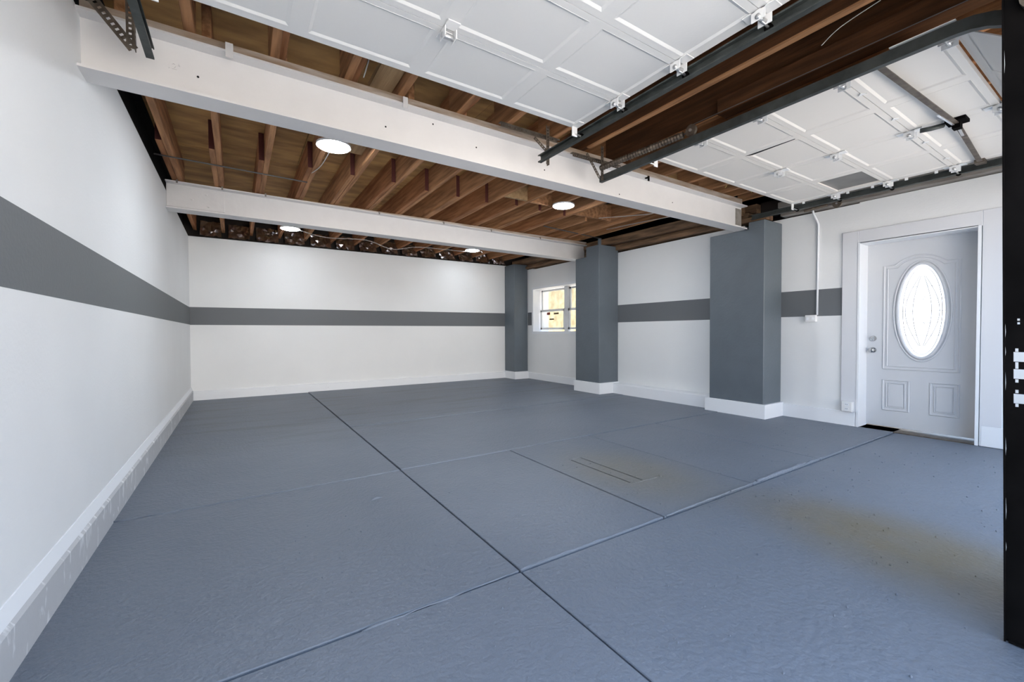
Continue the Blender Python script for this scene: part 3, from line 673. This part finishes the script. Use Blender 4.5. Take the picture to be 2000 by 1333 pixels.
# ---------------------------------------------------------------- wires, rods, conduit
def wire(name, label, pts, r, m, cat='cable'):
    P_ = [Vector(p) for p in pts]; out = []
    for i in range(len(P_) - 1):
        p0, p1, p2, p3 = P_[max(i - 1, 0)], P_[i], P_[i + 1], P_[min(i + 2, len(P_) - 1)]
        for k in range(6):
            t_ = k / 6; out.append(.5 * ((2 * p1) + (-p0 + p2) * t_ + (2 * p0 - 5 * p1 + 4 * p2 - p3) * t_ * t_ + (-p0 + 3 * p1 - 3 * p2 + p3) * t_ ** 3))
    out.append(P_[-1])
    return MB().tube(out, r, 6).build(name, m, None, smooth=True, label=label, category=cat)
wire('ceiling_rod', 'thin grey rod crossing under the left joists in front of the far beam', [(-.615, 5.03, 2.685), (.66, 5.10, 2.685)], .007, 'rod', 'rod')
wire('ceiling_rod', 'thin brown rod running to the middle pillar under the right joists', [(3.99, 5.27, 2.685), (5.33, 5.39, 2.665)], .008, 'rod', 'rod')
wire('ceiling_rod', 'dark conduit running just behind the near white beam', [(-.6, 3.66, 2.655), (1.3, 3.75, 2.67)], .010, 'rod', 'rod')
wire('light_cable', 'white cable loop hanging below the largest ceiling light', [(.72, 4.1, 2.68), (.70, 4.45, 2.66), (.66, 4.72, 2.67), (.67, 4.8, 2.70)], .004, 'cable')
wire('light_cable', 'white cable slung along the joists behind the far beam', [(.82, 7.4, 2.66), (1.25, 7.55, 2.62), (1.9, 7.6, 2.66), (2.4, 7.75, 2.58), (2.9, 7.7, 2.66), (3.75, 7.55, 2.64), (4.05, 7.45, 2.66), (4.08, 7.4, 2.62)], .006, 'cable')
wire('light_cable', 'pale cable along the tall timber right of the middle ceiling light', [(4.70, 3.1, 2.66), (4.66, 3.7, 2.62), (4.60, 4.1, 2.66), (4.40, 4.5, 2.69)], .005, 'cable')
wire('light_cable', 'pale cable sagging along the right wall timbers toward the middle pillar', [(5.2, 3.05, 2.68), (5.13, 3.6, 2.65), (5.02, 4.2, 2.66), (4.96, 4.9, 2.68)], .005, 'cable')
wire('light_cable', 'short white wire dangling in the dark ceiling opening', [(4.05, 3.3, 2.92), (4.12, 3.5, 2.80), (4.25, 3.62, 2.72)], .005, 'cable')
wire('light_cable', 'thin white wire hanging between joists above the near beam', [(.70, 2.6, 2.9), (.715, 2.72, 2.78), (.70, 2.82, 2.68)], .004, 'cable')
wire('yellow_wire', 'yellow wire end above the near beam, left one', [(4.62, 2.7, 2.76), (4.63, 2.72, 2.70), (4.62, 2.74, 2.66)], .004, 'yellow', 'wire')
wire('yellow_wire', 'curled yellow wire end above the near beam, right one', [(5.10, 2.6, 2.76), (5.08, 2.62, 2.70), (5.0, 2.64, 2.69), (5.02, 2.66, 2.655)], .004, 'yellow', 'wire')
wire('ceiling_wire', 'thin pale wire pair hanging below the dark joist between the doors', [(2.68, .80, 2.675), (2.64, .95, 2.62), (2.60, 1.02, 2.55)], .002, 'cable', 'wire')

cdt = thing('electrical_conduit', 'white conduit running down the right wall to a switch box', 'conduit', (XR, 2.3, 1.2))
yc = 2.262
MB().tube([(5.60, yc + .01, 2.46), (5.61, yc, 2.40), (5.63, yc - .02, 2.34), (XR - .012, yc - .035, 2.28), (XR - .012, yc - .035, 2.1), (XR - .012, yc - .03, 1.235)], .011, 10).build('pipe', 'base', cdt, smooth=True)
MB().box(XR - .045, XR, 2.235, 2.345, 1.155, 1.235).build('junction_box', 'plain', cdt, bevel=.004)
for y in (2.262, 2.318):
    MB().box(XR - .05, XR - .044, y - .012, y + .012, 1.178, 1.212).build('switch_cover', 'base', cdt, bevel=.002)
ol = thing('wall_outlet', 'white double outlet box at the foot of the door casing', 'outlet', (XR, 1.93, .2))
MB().box(XR - .075, XR - .02, 1.865, 1.965, .165, .275).build('box', 'plain', ol, bevel=.005)
for z in (.195, .243):
    r_ = MB().tube([(XR - .074, 1.918, z), (XR - .079, 1.918, z)], .019, 16).build('receptacle', 'base', ol)
    for y in (1.911, 1.925): MB().box(XR - .0805, XR - .078, y - .0015, y + .0015, z - .003, z + .008).build('slot', 'hole', r_)

# ---------------------------------------------------------------- black steel post with cut-outs, right edge
po = thing('steel_post', 'black steel post with cut holes at the right edge of the photo', 'post', (2.18, .2, 0))
XP = 2.17; yE = .300
def fp(v):   # slight lean
    return (v.x, v.y + v.z * .010 * 1.5, v.z)
mb = MB(); Y0 = .06; yE = .292
holes = [(.806, .838, .19, .2705), (.888, .920, .19, .2705), (.945, .977, .19, .2705)] + [(z - .0055, z + .0055, .2595, .2668) for z in (.9835, .938, .927, .881, .846, .800)] + [(1.069, 1.076, .256, .262), (1.081, 1.088, .256, .262)]
zc = 0
zs = sorted(holes); 
cuts = sorted(set([0, 2.9] + [h[0] for h in holes] + [h[1] for h in holes]))
for a, b in zip(cuts[:-1], cuts[1:]):
    m_ = (a + b) / 2; hs = [h for h in holes if h[0] < m_ < h[1]]
    if hs:
        lo = min(h[2] for h in hs); hi = max(h[3] for h in hs)
        mb.box(XP, XP + .004, Y0, lo, a, b, fp); mb.box(XP, XP + .004, hi, yE, a, b, fp)
    else: mb.box(XP, XP + .004, Y0, yE, a, b, fp)
mb.build('web_plate', 'black', po)
MB().box(XP - .012, XP + .0, yE - .004, yE, 0, 2.9, fp).box(XP, XP + .03, yE - .003, yE, 0, 2.9, fp).build('edge_flange', 'black', po)
MB().box(XP - .01, XP + .04, Y0, yE - .01, 0, .008).build('foot_plate', 'black', po)
for (za, zb) in ((1.02, 1.08), (.96, 1.0), (.84, .92), (.62, .70), (.40, .50), (.30, .34), (1.9, 2.0)):
    MB().prism([(za, .2885), (za + (zb - za) * .4, .2865), (zb, .2885), (za + (zb - za) * .6, .2895)], lambda u, v, t_: fp(Vector((XP - .0005 - .0008 * t_, v, u)))).build('paint_mark', 'paintmark', po, label='smear of white paint')
# pulley gear at the head of the post
MB().tube([(XP - .03, .24, 2.12), (XP - .005, .24, 2.12)], .045, 20).build('pulley', 'rust', po); MB().tube([(XP - .04, .24, 2.12), (XP, .24, 2.12)], .012, 8).build('axle', 'steel', po)
